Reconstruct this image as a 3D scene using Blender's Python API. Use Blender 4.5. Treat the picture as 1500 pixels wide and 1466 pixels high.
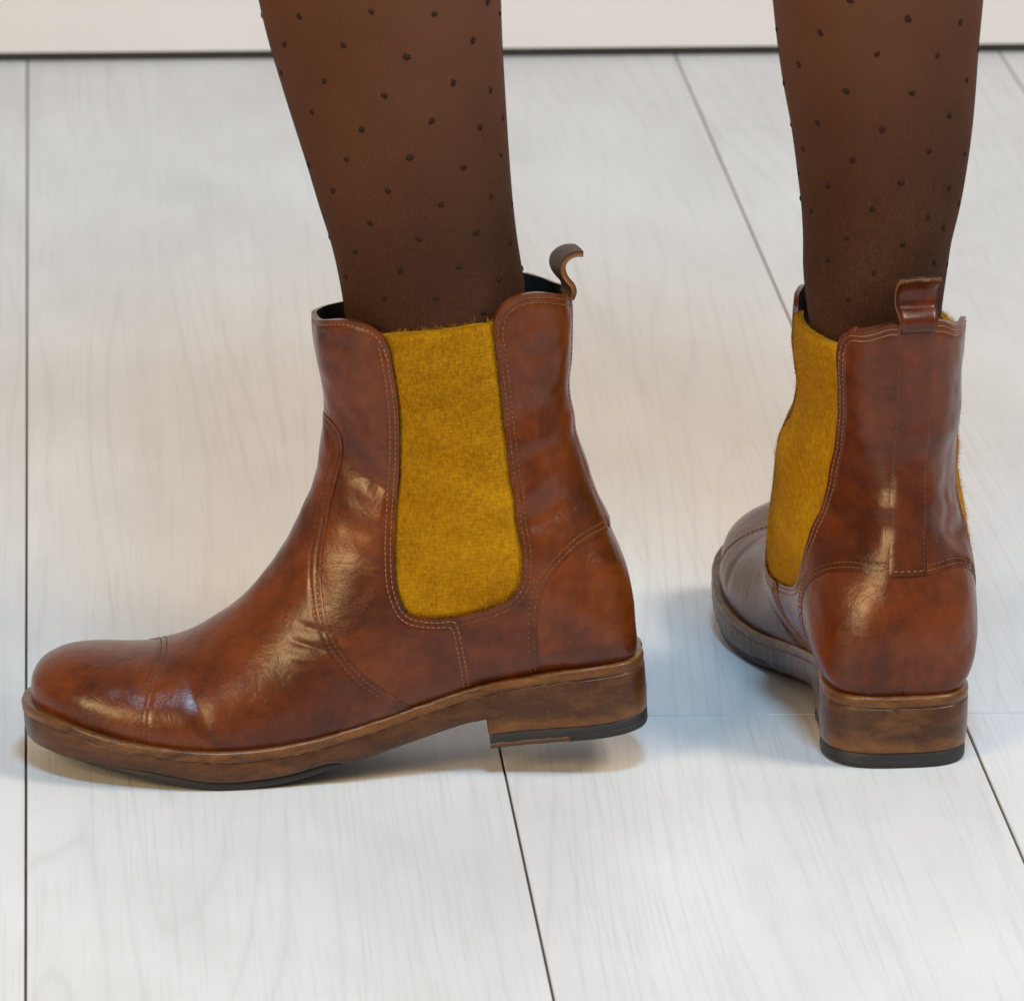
import bpy, math, random
import numpy as np
from mathutils import Matrix, Vector

for o in list(bpy.data.objects): bpy.data.objects.remove(o)
scene = bpy.context.scene
COL = scene.collection
PI = math.pi

# ---------------------------------------------------------------- camera
PITCH, ROLL, CAM_H = math.radians(15.818), math.radians(-0.5328), 0.90882
cam = bpy.data.cameras.new('camera'); cam_o = bpy.data.objects.new('camera', cam); COL.objects.link(cam_o)
fwd = Vector((0, math.cos(PITCH), -math.sin(PITCH))); up0 = Vector((0, math.sin(PITCH), math.cos(PITCH))); rt0 = Vector((1, 0, 0))
rt = math.cos(ROLL)*rt0+math.sin(ROLL)*up0; up = -math.sin(ROLL)*rt0+math.cos(ROLL)*up0
M = Matrix.Identity(4)
for i in range(3): M[i][0], M[i][1], M[i][2] = rt[i], up[i], -fwd[i]
M[2][3] = CAM_H
cam_o.matrix_world = M
cam.sensor_fit = 'HORIZONTAL'; cam.sensor_width = 36; cam.lens = 240; cam.shift_x = (750-71)/1500
cam.clip_start, cam.clip_end = .05, 60
cam.dof.use_dof = True; cam.dof.focus_distance = 2.90; cam.dof.aperture_fstop = 32
scene.camera = cam_o

# ---------------------------------------------------------------- studio light
world = bpy.data.worlds.new('World'); scene.world = world; world.use_nodes = True
bg = world.node_tree.nodes['Background']; bg.inputs[0].default_value = (1.0, .98, .96, 1); bg.inputs[1].default_value = .24
def lamp(name, loc, target, size, power, col, size_y=None, spread=None):
    l = bpy.data.lights.new(name, 'AREA'); l.energy = power; l.color = col; l.size = size
    if size_y: l.shape = 'RECTANGLE'; l.size_y = size_y
    if spread: l.spread = math.radians(spread)
    o = bpy.data.objects.new(name, l); COL.objects.link(o); o.location = loc
    o.rotation_euler = (Vector(target)-Vector(loc)).to_track_quat('-Z', 'Y').to_euler()
    o['kind'] = 'helper'
    return o
lamp('lamp_ceiling', (.30, 1.75, 2.55), (.25, 2.85, 0), .50, 53, (.36, .68, 1.0))
lamp('lamp_gold_key', (-1.45, 1.05, 1.20), (.15, 2.8, .1), 1.0, 52, (1.0, .70, .34))
lamp('lamp_warm_key', (2.45, 2.15, 2.45), (.25, 2.85, .05), 1.0, 80, (1.0, .87, .74))
scene.render.engine = 'CYCLES'
scene.view_settings.view_transform = 'Standard'; scene.view_settings.look = 'None'
scene.view_settings.exposure = -0.05; scene.view_settings.gamma = 1.0
scene.cycles.use_denoising = True
scene.cycles.max_bounces = 8

# ---------------------------------------------------------------- materials
def newmat(name):
    m = bpy.data.materials.new(name); m.use_nodes = True
    nt = m.node_tree; b = nt.nodes['Principled BSDF']
    return m, nt, b
def node(nt, t, **kw):
    n = nt.nodes.new(t)
    for k, v in kw.items():
        if k.startswith('i_'): n.inputs[k[2:].replace('_', ' ')].default_value = v
        else: setattr(n, k, v)
    return n
def lk(nt, a, b): nt.links.new(a, b)
def ramp(nt, fac, stops):
    r = nt.nodes.new('ShaderNodeValToRGB'); e = r.color_ramp.elements
    while len(e) < len(stops): e.new(.5)
    for x, (p, c) in zip(e, stops): x.position = p; x.color = (*c, 1) if len(c) == 3 else c
    lk(nt, fac, r.inputs[0]); return r.outputs[0]
def coords(nt, scale=(1, 1, 1), kind='Object', rot=(0, 0, 0)):
    t = nt.nodes.new('ShaderNodeTexCoord'); m = nt.nodes.new('ShaderNodeMapping')
    m.inputs['Scale'].default_value = scale; m.inputs['Rotation'].default_value = rot
    lk(nt, t.outputs[kind], m.inputs[0]); return m.outputs[0]
def noise(nt, vec, scale, detail=4, rough=.55, dist=0.):
    n = nt.nodes.new('ShaderNodeTexNoise'); n.inputs['Scale'].default_value = scale; n.inputs['Detail'].default_value = detail
    n.inputs['Roughness'].default_value = rough; n.inputs['Distortion'].default_value = dist
    lk(nt, vec, n.inputs['Vector']); return n.outputs['Fac']
def math_(nt, op, a, b=None, c=None):
    n = nt.nodes.new('ShaderNodeMath'); n.operation = op
    for i, v in enumerate((a, b, c)):
        if v is None: continue
        if hasattr(v, 'links'): lk(nt, v, n.inputs[i])
        else: n.inputs[i].default_value = v
    return n.outputs[0]
def mixc(nt, fac, a, b, blend='MIX'):
    n = nt.nodes.new('ShaderNodeMix'); n.data_type = 'RGBA'; n.blend_type = blend
    for s, v in ((n.inputs[0], fac), (n.inputs[6], a), (n.inputs[7], b)):
        if hasattr(v, 'links'): lk(nt, v, s)
        else: s.default_value = v if not isinstance(v, tuple) or len(v) == 4 else (*v, 1)
    return n.outputs[2]
def bump(nt, b, h, strength, dist, prev=None):
    n = nt.nodes.new('ShaderNodeBump'); n.inputs['Strength'].default_value = strength; n.inputs['Distance'].default_value = dist
    lk(nt, h, n.inputs['Height'])
    if prev is not None: lk(nt, prev, n.inputs['Normal'])
    lk(nt, n.outputs[0], b.inputs['Normal']); return n.outputs[0]

def leather(name, light, mid, dark, rough=(.17, .33), seed=0.):
    m, nt, b = newmat(name)
    v = coords(nt)
    add = node(nt, 'ShaderNodeVectorMath', operation='ADD'); lk(nt, v, add.inputs[0])
    oi = nt.nodes.new('ShaderNodeObjectInfo'); cx = nt.nodes.new('ShaderNodeCombineXYZ')   # every panel is cut from another piece of hide
    for k_, m_ in enumerate((3.1, 5.7, 9.3)): lk(nt, math_(nt, 'MULTIPLY_ADD', oi.outputs['Random'], m_, seed), cx.inputs[k_])
    lk(nt, cx.outputs[0], add.inputs[1]); v = add.outputs[0]
    big = noise(nt, v, 25, 8, .66, .5)
    fine = noise(nt, v, 130, 5, .62, .3)
    f = math_(nt, 'ADD', math_(nt, 'MULTIPLY', big, .8), math_(nt, 'MULTIPLY', fine, .2))
    col = ramp(nt, f, [(.29, dark), (.46, mid), (.66, light)])
    sc = noise(nt, coords(nt, (1, 1, .35)), 420, 3, .7, .8)
    col = mixc(nt, math_(nt, 'MULTIPLY', ramp(nt, sc, [(.60, (0, 0, 0)), (.78, (1, 1, 1))]), .22), col, tuple(min(1, c*1.7) for c in light))
    tone = math_(nt, 'MULTIPLY_ADD', oi.outputs['Random'], .12, .94); tc = nt.nodes.new('ShaderNodeCombineXYZ')
    for k_ in range(3): lk(nt, tone, tc.inputs[k_])
    col = mixc(nt, 1.0, col, tc.outputs[0], 'MULTIPLY')
    lk(nt, col, b.inputs['Base Color'])
    r = math_(nt, 'MULTIPLY_ADD', noise(nt, v, 60, 4, .6), rough[1]-rough[0], rough[0]); lk(nt, r, b.inputs['Roughness'])
    b.inputs['Specular IOR Level'].default_value = .36
    b.inputs['Coat Weight'].default_value = .06; b.inputs['Coat Roughness'].default_value = .22
    p = bump(nt, b, noise(nt, v, 95, 7, .66, .8), .36, .0012)
    p = bump(nt, b, noise(nt, v, 1500, 3, .6), .10, .0003, p)
    cr = noise(nt, coords(nt, (1, 1, 2.6)), 48, 6, .6, 1.6)
    cr = math_(nt, 'ABSOLUTE', math_(nt, 'SUBTRACT', cr, .5))
    cr = ramp(nt, cr, [(0., (0, 0, 0)), (.035, (1, 1, 1))])
    patch = ramp(nt, noise(nt, v, 19, 3, .5), [(.50, (0, 0, 0)), (.64, (1, 1, 1))])
    p = bump(nt, b, math_(nt, 'MULTIPLY', math_(nt, 'SUBTRACT', cr, 1.), patch), .13, .0005, p)
    vo = node(nt, 'ShaderNodeTexVoronoi', feature='DISTANCE_TO_EDGE'); vo.inputs['Scale'].default_value = 900; lk(nt, v, vo.inputs['Vector'])
    bump(nt, b, vo.outputs['Distance'], .06, .0002, p)
    return m
LEATHER = [leather('brown_leather_a', (.172, .0362, .0044), (.086, .0168, .0022), (.023, .0046, .0011), seed=0.),
           leather('brown_leather_b', (.152, .0312, .0048), (.078, .0150, .0027), (.022, .0044, .0013), seed=3.7)]
def simple(name, col, rough, var=.25, scale=40, stretch=(1, 1, 1), bump_s=.2, bump_scale=300, bump_d=.0004, spec=.5):
    m, nt, b = newmat(name); v = coords(nt, stretch)
    n = noise(nt, v, scale, 5, .6)
    lo = tuple(c*(1-var) for c in col); hi = tuple(min(1, c*(1+var)) for c in col)
    lk(nt, ramp(nt, n, [(.3, lo), (.7, hi)]), b.inputs['Base Color']); b.inputs['Roughness'].default_value = rough
    b.inputs['Specular IOR Level'].default_value = spec
    bump(nt, b, noise(nt, v, bump_scale, 4, .6), bump_s, bump_d)
    return m
def sole_leather(name, dark, gold, stretch, thr, rough=.36, low=False):
    m, nt, b = newmat(name)
    n = noise(nt, coords(nt, stretch), 70, 7, .68, .4)
    g = noise(nt, coords(nt), 650, 3, .75)
    f = math_(nt, 'ADD', math_(nt, 'MULTIPLY', n, .78), math_(nt, 'MULTIPLY', g, .22))
    if low:   # the stacked lifts are of paler leather than the top layer
        sp = nt.nodes.new('ShaderNodeSeparateXYZ'); lk(nt, coords(nt), sp.inputs[0])
        mr = node(nt, 'ShaderNodeMapRange', interpolation_type='SMOOTHSTEP'); mr.inputs[1].default_value = .0140; mr.inputs[2].default_value = .0082; mr.inputs[3].default_value = -.12; mr.inputs[4].default_value = .06
        lk(nt, sp.outputs[2], mr.inputs[0]); f = math_(nt, 'ADD', f, mr.outputs[0])
    lk(nt, ramp(nt, f, [(thr-.17, dark), (thr+.02, tuple((a+c)/2 for a, c in zip(dark, gold))), (thr+.17, gold)]), b.inputs['Base Color'])
    b.inputs['Roughness'].default_value = rough-.04; b.inputs['Specular IOR Level'].default_value = .34
    b.inputs['Coat Weight'].default_value = .10; b.inputs['Coat Roughness'].default_value = .25
    p = bump(nt, b, n, .35, .0009); bump(nt, b, noise(nt, coords(nt, (1, 1, 6)), 420, 4, .65), .25, .0004, p)
    return m
WELT = sole_leather('welt_leather', (.045, .0145, .0045), (.270, .105, .021), (.5, .5, 2.2), .54)
EDGE = sole_leather('sole_edge_leather', (.036, .0122, .0040), (.140, .050, .011), (.6, .6, 2.0), .55)
HEEL = sole_leather('heel_stack_leather', (.052, .0180, .0052), (.185, .074, .016), (.7, .7, 1.5), .51, .33, True)
RUBBER = simple('black_rubber', (.012, .012, .013), .55, .3)
INSERT = simple('lift_leather', (.075, .030, .012), .5, .3)
LINING = simple('dark_lining', (.016, .011, .010), .7, .3)
TABIN = simple('tab_dark_inside', (.046, .022, .010), .55, .3)
TABEDGE = simple('raw_cut_edge', (.15, .055, .011), .6, .3, 200)
THREAD = simple('thread', (.230, .092, .028), .6, .3, 300)
THREADD = simple('dark_thread', (.090, .033, .013), .6, .3, 300)
FELT, nt, b = newmat('mustard_felt')
v = coords(nt); n1 = noise(nt, v, 42, 4, .5, .3); n2 = noise(nt, coords(nt, (1, 1, .45)), 800, 4, .75)
f = math_(nt, 'ADD', math_(nt, 'MULTIPLY', n1, .34), math_(nt, 'MULTIPLY', n2, .66))
lk(nt, ramp(nt, f, [(.34, (.205, .088, .0008)), (.50, (.325, .152, .0010)), (.66, (.420, .212, .003))]), b.inputs['Base Color'])
b.inputs['Roughness'].default_value = .95; b.inputs['Specular IOR Level'].default_value = .15
b.inputs['Sheen Weight'].default_value = .0; b.inputs['Sheen Roughness'].default_value = .6; b.inputs['Sheen Tint'].default_value = (1, .75, .3, 1)
fw = node(nt, 'ShaderNodeTexWave', wave_type='BANDS', bands_direction='Z'); fw.inputs['Scale'].default_value = 190; fw.inputs['Distortion'].default_value = 2.5; fw.inputs['Detail'].default_value = 3; lk(nt, v, fw.inputs['Vector'])
bump(nt, b, math_(nt, 'ADD', f, math_(nt, 'MULTIPLY', fw.outputs['Fac'], .10)), .6, .0012)
FIBRE, nt, b = newmat('mustard_wool_fibre')
b.inputs['Base Color'].default_value = (.41, .195, .003, 1); b.inputs['Roughness'].default_value = .9; b.inputs['Specular IOR Level'].default_value = .15
# sheer brown tights: a fine rib of thread with gaps that let the skin through
TIGHTS, nt, b = newmat('sheer_brown_tights')
v = coords(nt); u = nt.nodes.new('ShaderNodeUVMap'); u.uv_map = 'UVMap'
wv = node(nt, 'ShaderNodeTexWave', wave_type='BANDS', bands_direction='X', wave_profile='SIN'); wv.inputs['Scale'].default_value = 19; wv.inputs['Distortion'].default_value = 1.5; wv.inputs['Detail'].default_value = 2
lk(nt, u.outputs[0], wv.inputs['Vector'])
n1 = noise(nt, v, 16, 4, .55); n2 = noise(nt, v, 820, 3, .8)
f = math_(nt, 'ADD', math_(nt, 'MULTIPLY', n1, .34), math_(nt, 'ADD', math_(nt, 'MULTIPLY', wv.outputs['Fac'], .07), math_(nt, 'MULTIPLY', n2, .52)))
lk(nt, ramp(nt, f, [(.38, (.010, .004, .002)), (.62, (.080, .033, .015))]), b.inputs['Base Color'])
b.inputs['Roughness'].default_value = .8; b.inputs['Specular IOR Level'].default_value = .12
bump(nt, b, math_(nt, 'ADD', wv.outputs['Fac'], n2), .3, .0003)
tr = nt.nodes.new('ShaderNodeBsdfTransparent'); mx = nt.nodes.new('ShaderNodeMixShader')
sp = nt.nodes.new('ShaderNodeSeparateXYZ'); lk(nt, v, sp.inputs[0])
mr = node(nt, 'ShaderNodeMapRange'); mr.inputs[1].default_value = .19; mr.inputs[2].default_value = .37; mr.inputs[3].default_value = .62; mr.inputs[4].default_value = .32
lk(nt, sp.outputs[2], mr.inputs[0]); lk(nt, math_(nt, 'MULTIPLY_ADD', f, .36, mr.outputs[0]), mx.inputs[0]); lk(nt, tr.outputs[0], mx.inputs[1]); lk(nt, b.outputs[0], mx.inputs[2])
lk(nt, mx.outputs[0], nt.nodes['Material Output'].inputs['Surface'])
SKIN, nt, b = newmat('skin')
v = coords(nt); lk(nt, ramp(nt, noise(nt, v, 12, 4, .55), [(.35, (.30, .108, .047)), (.65, (.43, .160, .080))]), b.inputs['Base Color'])
b.inputs['Roughness'].default_value = .55; b.inputs['Subsurface Weight'].default_value = 0.0
TUFT = simple('dark_knit_tuft', (.029, .0145, .009), .95, .3, 800, spec=.1)
# white washed wood
def plank_mat():
    m, nt, b = newmat('whitewashed_plank')
    t = nt.nodes.new('ShaderNodeTexCoord'); oi = nt.nodes.new('ShaderNodeObjectInfo')
    cx = nt.nodes.new('ShaderNodeCombineXYZ')
    lk(nt, math_(nt, 'MULTIPLY', oi.outputs['Random'], 7.3), cx.inputs[0]); lk(nt, math_(nt, 'MULTIPLY', oi.outputs['Random'], 23.1), cx.inputs[1]); lk(nt, math_(nt, 'MULTIPLY', oi.outputs['Random'], 3.9), cx.inputs[2])
    ad = node(nt, 'ShaderNodeVectorMath', operation='ADD'); lk(nt, t.outputs['Object'], ad.inputs[0]); lk(nt, cx.outputs[0], ad.inputs[1])
    def mp(s):
        q = nt.nodes.new('ShaderNodeMapping'); q.inputs['Scale'].default_value = s; lk(nt, ad.outputs[0], q.inputs[0]); return q.outputs[0]
    # growth rings: iso-lines of a slow height field stretched along the plank
    slow = noise(nt, mp((6.5, .50, 1)), 1.0, 2, .42, .10)
    sx = nt.nodes.new('ShaderNodeSeparateXYZ'); lk(nt, ad.outputs[0], sx.inputs[0])
    wig = noise(nt, mp((60, 4, 1)), 1.0, 3, .6)
    rings = math_(nt, 'ADD', math_(nt, 'MULTIPLY_ADD', slow, 30.0, math_(nt, 'MULTIPLY', sx.outputs[0], 48.)), math_(nt, 'MULTIPLY', wig, .5))
    rings = math_(nt, 'MULTIPLY', math_(nt, 'PINGPONG', rings, .5), 2.0)
    lines = ramp(nt, rings, [(0., (1, 1, 1)), (.14, (.35, .35, .35)), (.42, (0, 0, 0))])
    patch = ramp(nt, noise(nt, mp((4, 1.4, 1)), 1.7, 3, .5), [(.34, (.12, .12, .12)), (.60, (1, 1, 1))])
    pores = ramp(nt, noise(nt, mp((460, 7, 1)), 1.0, 4, .65), [(.53, (0, 0, 0)), (.64, (1, 1, 1))])
    cloud = noise(nt, mp((5, 2.2, 1)), 2.2, 5, .6)
    streak = noise(nt, mp((90, 2.5, 1)), 1.0, 4, .6, .4)
    base = ramp(nt, cloud, [(.30, (.560, .545, .530)), (.70, (.660, .650, .640))])
    base = mixc(nt, math_(nt, 'MULTIPLY', streak, .22), base, (.52, .505, .49))
    base = mixc(nt, math_(nt, 'MULTIPLY', math_(nt, 'MULTIPLY', lines, patch), .27), base, (.40, .39, .38))
    base = mixc(nt, math_(nt, 'MULTIPLY', pores, .20), base, (.40, .39, .38))
    vo = node(nt, 'ShaderNodeTexVoronoi', feature='F1'); vo.inputs['Scale'].default_value = 1.0; lk(nt, mp((10.5, 6.0, 1)), vo.inputs['Vector'])
    knot = ramp(nt, vo.outputs['Distance'], [(0., (1, 1, 1)), (.045, (.25, .25, .25)), (.10, (0, 0, 0))])
    sel = node(nt, 'ShaderNodeSeparateColor'); lk(nt, vo.outputs['Color'], sel.inputs[0])
    knot = math_(nt, 'MULTIPLY', knot, math_(nt, 'GREATER_THAN', sel.outputs[0], .62))
    base = mixc(nt, math_(nt, 'MULTIPLY', knot, .50), base, (.27, .25, .235))
    lk(nt, base, b.inputs['Base Color'])
    lk(nt, math_(nt, 'MULTIPLY_ADD', streak, .18, .34), b.inputs['Roughness'])
    b.inputs['Specular IOR Level'].default_value = .34
    h = math_(nt, 'ADD', math_(nt, 'MULTIPLY', lines, -.5), math_(nt, 'ADD', math_(nt, 'MULTIPLY', pores, -.5), math_(nt, 'MULTIPLY', streak, .5)))
    bump(nt, b, h, .22, .0006)
    return m
PLANK = plank_mat()
SUB = simple('dark_gap', (.13, .092, .062), .9)
PAINT = simple('white_paint', (.68, .66, .65), .45, .02, 12, (1, 1, 1), .05, 120)
GREY = simple('grey_shadow_gap', (.06, .065, .07), .8)

# ---------------------------------------------------------------- small builders
def obj(name, verts, faces, mat, parent=None, smooth=True, loc=None, uv=None):
    me = bpy.data.meshes.new(name)
    me.from_pydata([tuple(p) for p in np.asarray(verts, float).tolist()], [], [tuple(f) for f in faces])
    if smooth and len(me.polygons): me.polygons.foreach_set('use_smooth', np.ones(len(me.polygons), bool))
    if mat is not None: me.materials.append(mat)
    if uv is not None:
        l = me.uv_layers.new(name='UVMap'); vi = np.empty(len(me.loops), int); me.loops.foreach_get('vertex_index', vi)
        l.data.foreach_set('uv', np.asarray(uv, float)[vi].ravel())
    me.validate(); me.update()
    o = bpy.data.objects.new(name, me); COL.objects.link(o)
    if parent is not None: o.parent = parent
    if loc is not None: o.location = loc
    return o
def tag(o, label=None, cat=None, group=None, kind=None):
    for k, v in (('label', label), ('category', cat), ('group', group), ('kind', kind)):
        if v: o[k] = v
    return o
def bevel_box(x0, x1, y0, y1, z0, z1, r):
    V = [(x0+r, y0+r, z1), (x1-r, y0+r, z1), (x1-r, y1-r, z1), (x0+r, y1-r, z1), (x0, y0, z1-r), (x1, y0, z1-r), (x1, y1, z1-r), (x0, y1, z1-r),
         (x0, y0, z0), (x1, y0, z0), (x1, y1, z0), (x0, y1, z0)]
    F = [(0, 1, 2, 3)]+[(4+i, 4+(i+1) % 4, (i+1) % 4, i) for i in range(4)]+[(8+i, 8+(i+1) % 4, 4+(i+1) % 4, 4+i) for i in range(4)]+[(11, 10, 9, 8)]
    return V, F

# ---------------------------------------------------------------- floor and wall
fl_v, fl_f = bevel_box(-1.3, 1.9, 1.2, 4.40, -.05, -.0020, .001)
floor = tag(obj('floor', fl_v, fl_f, SUB, smooth=False), kind='structure')
PW, PX, GAP, YJ, YW = .2047, -.0107, .0011, 2.853, 4.223
random.seed(4)
for k in range(-3, 6):
    xa, xb = PX+PW*k+GAP/2, PX+PW*(k+1)-GAP/2
    joint = YJ if k >= 1 else (2.26, 2.0, 2.12, 1.95)[k % 4]
    for ya, yb in ((joint-1.38, joint-.0005), (joint+.0005, YW+.004)):
        if yb < 1.75: continue
        ya = max(ya, 1.7); yb = min(yb, YW+.004)
        cx, cy = (xa+xb)/2, (ya+yb)/2
        V, F = bevel_box(xa-cx, xb-cx, ya-cy, yb-cy, -.010, 0, .0003)
        obj('plank', V, F, PLANK, floor, False, (cx, cy, 0))
V, F = bevel_box(-1.6, 2.2, YW+.012, YW+.10, -.02, 2.4, .002)
wall = tag(obj('wall', V, F, PAINT, smooth=False), kind='structure')
V, F = bevel_box(-1.6, 2.2, YW, YW+.0115, .0060, .14, .0020)
obj('baseboard', V, F, PAINT, wall, False)
V, F = bevel_box(-1.6, 2.2, YW+.006, YW+.0112, -.005, .0055, .0005)
obj('shadow_gap_strip', V, F, GREY, wall, False)

# ---------------------------------------------------------------- boot surface (millimetres, boot frame: x to the toe, y to the wearer's left, z up)
RINGS = [  # front/top point, sole/back point, half width, sole-side exponent, front-side exponent, skew
 (86.5,40.5, 86.2,33.0,  5.0,.70,.80,.00),
 (85.2,46.0, 83.0,31.0, 13.5,.55,.85,.10),
 (80.8,52.0, 77.0,28.5, 22.5,.45,.90,.18),
 (73.0,56.0, 68.0,25.5, 30.5,.40,.92,.22),
 (62.0,57.3, 56.0,22.0, 36.5,.38,.92,.24),
 (50.0,56.3, 43.0,18.5, 40.2,.38,.92,.25),
 (39.0,55.0, 31.0,15.5, 42.4,.38,.92,.26),
 (28.0,55.0, 19.0,13.0, 43.6,.38,.94,.27),
 (16.5,57.2,  5.0,11.5, 43.6,.38,.98,.28),
 ( 4.0,63.0,-10.0,11.0, 42.2,.38,1.02,.28),
 (-7.0,69.7,-26.0,11.5, 40.2,.40,1.04,.28),
 (-18.,79.2,-44.0,13.0, 38.0,.45,1.03,.26),
 (-28.,90.7,-63.0,15.5, 36.3,.52,1.00,.22),
 (-36.8,103.7,-85.,19.0,35.2,.60,.97,.18),
 (-44.,116.5,-110.,22.5,34.6,.66,.94,.15),
 (-48.,126.6,-140.,24.5,36.0,.58,.91,.16),
 (-50.,135.0,-162.,24.5,37.4,.52,.89,.18),
 (-51.2,141.,-172.5,30.,38.2,.54,.88,.22),
 (-52.,148.,-174.6,45.,37.6,.62,.87,.18),
 (-52.6,154.,-174.2,62.,36.0,.70,.86,.12),
 (-52.7,160.,-169.3,82.,33.6,.80,.85,.05),
 (-52.5,166.,-162.0,107.,33.3,.82,.84,.02),
 (-52.,172.,-156.6,134.,33.4,.83,.83,.00),
 (-51.6,179.,-157.2,150.,34.2,.83,.83,.00),
 (-51.5,187.,-160.3,175.,34.4,.83,.83,.00),
 (-51.8,201.,-163.2,204.,35.2,.83,.83,.00)]
FEATHER = [(-190,31.5),(-175,31.5),(-150,32.0),(-127,30.8),(-100,28.),(-76,24.),(-61,21.6),(-43,18.9),(-28,17.4),(-14,17.),
           (4,18.),(21,20.5),(38,24.),(55,28.4),(69,33.),(80,36.2),(90,37.4),(105,38)]
SOLE = [(-190,13.4),(-130,13.6),(-101,13.),(-71,8.4),(-41,3.2),(-17,0.2),(0,0.3),(8.7,0.9),(31,6.),(56.6,13.3),(75,18.5),(94,22.),(110,24)]

def cubic(xs, ys, x):
    # natural-ish Catmull-Rom through uneven knots, ys (n,) or (n,m)
    xs = np.asarray(xs, float); ys = np.asarray(ys, float); x = np.asarray(x, float)
    if ys.ndim == 1: ys = ys[:, None]; flat = True
    else: flat = False
    h = np.diff(xs)[:, None]; d = np.diff(ys, axis=0)/h
    m = np.zeros_like(ys); m[1:-1] = (d[:-1]*h[1:]+d[1:]*h[:-1])/(h[:-1]+h[1:]); m[0] = d[0]; m[-1] = d[-1]
    i = np.clip(np.searchsorted(xs, x)-1, 0, len(xs)-2)
    hh = (xs[i+1]-xs[i]); t = (np.clip(x, xs[0], xs[-1])-xs[i])/hh; t = t[..., None]; hh = hh[..., None]
    r = (2*t**3-3*t**2+1)*ys[i]+(t**3-2*t**2+t)*hh*m[i]+(-2*t**3+3*t**2)*ys[i+1]+(t**3-t**2)*hh*m[i+1]
    return r[..., 0] if flat else r

def zfeather(x): return cubic([p[0] for p in FEATHER], [p[1] for p in FEATHER], x)
def zsole(x): return cubic([p[0] for p in SOLE], [p[1] for p in SOLE], x)
def sstep(a, b, x):
    t = np.clip((x-a)/(b-a), 0, 1); return t*t*(3-2*t)

def boot_grid(nr, nh, side):
    """rest surface: (nr rings) x (2*nh points, closed). side=+1: the wearer's left boot."""
    T = np.array(RINGS, float)
    L = np.concatenate([[0], np.cumsum(np.hypot(np.diff(T[:, 0]), np.diff(T[:, 1]))*.5+np.hypot(np.diff(T[:, 2]), np.diff(T[:, 3]))*.5)])
    K = cubic(L, T, np.linspace(0, L[-1], nr))
    th = np.linspace(0, np.pi, 700); c = np.cos(th); s = np.clip(np.sin(th), 1e-9, 1)
    out = np.zeros((nr, 2*nh, 3))
    for i in range(nr):
        fx, fz, bx, bz, w, eb, ef, k = K[i]
        m = (1+c)/2; e = eb+(ef-eb)*(m*m*(3-2*m))
        lat = s**e*(1-k*c); lat = lat/lat.max()*max(w, .3)
        ax = (fx+bx)/2+(fx-bx)/2*c; az = (fz+bz)/2+(fz-bz)/2*c
        a = np.concatenate([[0], np.cumsum(np.sqrt(np.diff(ax)**2+np.diff(az)**2+np.diff(lat)**2))])
        q = np.linspace(0, a[-1], nh+1)
        X = np.interp(q, a, ax); Z = np.interp(q, a, az); Y = np.interp(q, a, lat); Y[0] = 0; Y[-1] = 0
        out[i, :nh+1, 0] = X; out[i, :nh+1, 1] = Y; out[i, :nh+1, 2] = Z
        out[i, nh+1:, 0] = X[1:nh][::-1]; out[i, nh+1:, 1] = -Y[1:nh][::-1]; out[i, nh+1:, 2] = Z[1:nh][::-1]
    x = out[..., 0]
    out[..., 1] += side*lastbend(x)
    return out
def lastbend(x):  # the last curves towards the inner side at the toe
    return -6.5*np.clip((x+55)/141, 0, 1)**2 + 2.5*np.exp(-((x+60)/35)**2)

# ---------------------------------------------------------------- cutting panels out of the surface
def seg_dist(px, pz, poly, closed):
    A = np.array(poly, float); B = np.roll(A, -1, 0) if closed else A[1:]
    if not closed: A = A[:-1]
    best = np.full(px.shape, 1e18)
    for (ax, az), (bx, bz) in zip(A, B):
        dx, dz = bx-ax, bz-az
        t = np.clip(((px-ax)*dx+(pz-az)*dz)/(dx*dx+dz*dz+1e-12), 0, 1)
        np.minimum(best, (px-ax-t*dx)**2+(pz-az-t*dz)**2, out=best)
    return np.sqrt(best)
def inside(px, pz, poly):
    A = np.array(poly, float); B = np.roll(A, -1, 0); r = np.zeros(px.shape, bool)
    for (ax, az), (bx, bz) in zip(A, B):
        if az == bz: continue
        r ^= ((az > pz) != (bz > pz)) & (px < (bx-ax)*(pz-az)/(bz-az)+ax)
    return r
def sdf(px, pz, poly): return np.where(inside(px, pz, poly), 1, -1)*seg_dist(px, pz, poly, True)
def smooth_line(pts, n=6):
    P = np.array(pts, float); L = np.concatenate([[0], np.cumsum(np.hypot(*np.diff(P, axis=0).T))])
    return [tuple(q) for q in cubic(L, P, np.linspace(0, L[-1], n*len(pts)))]

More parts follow.
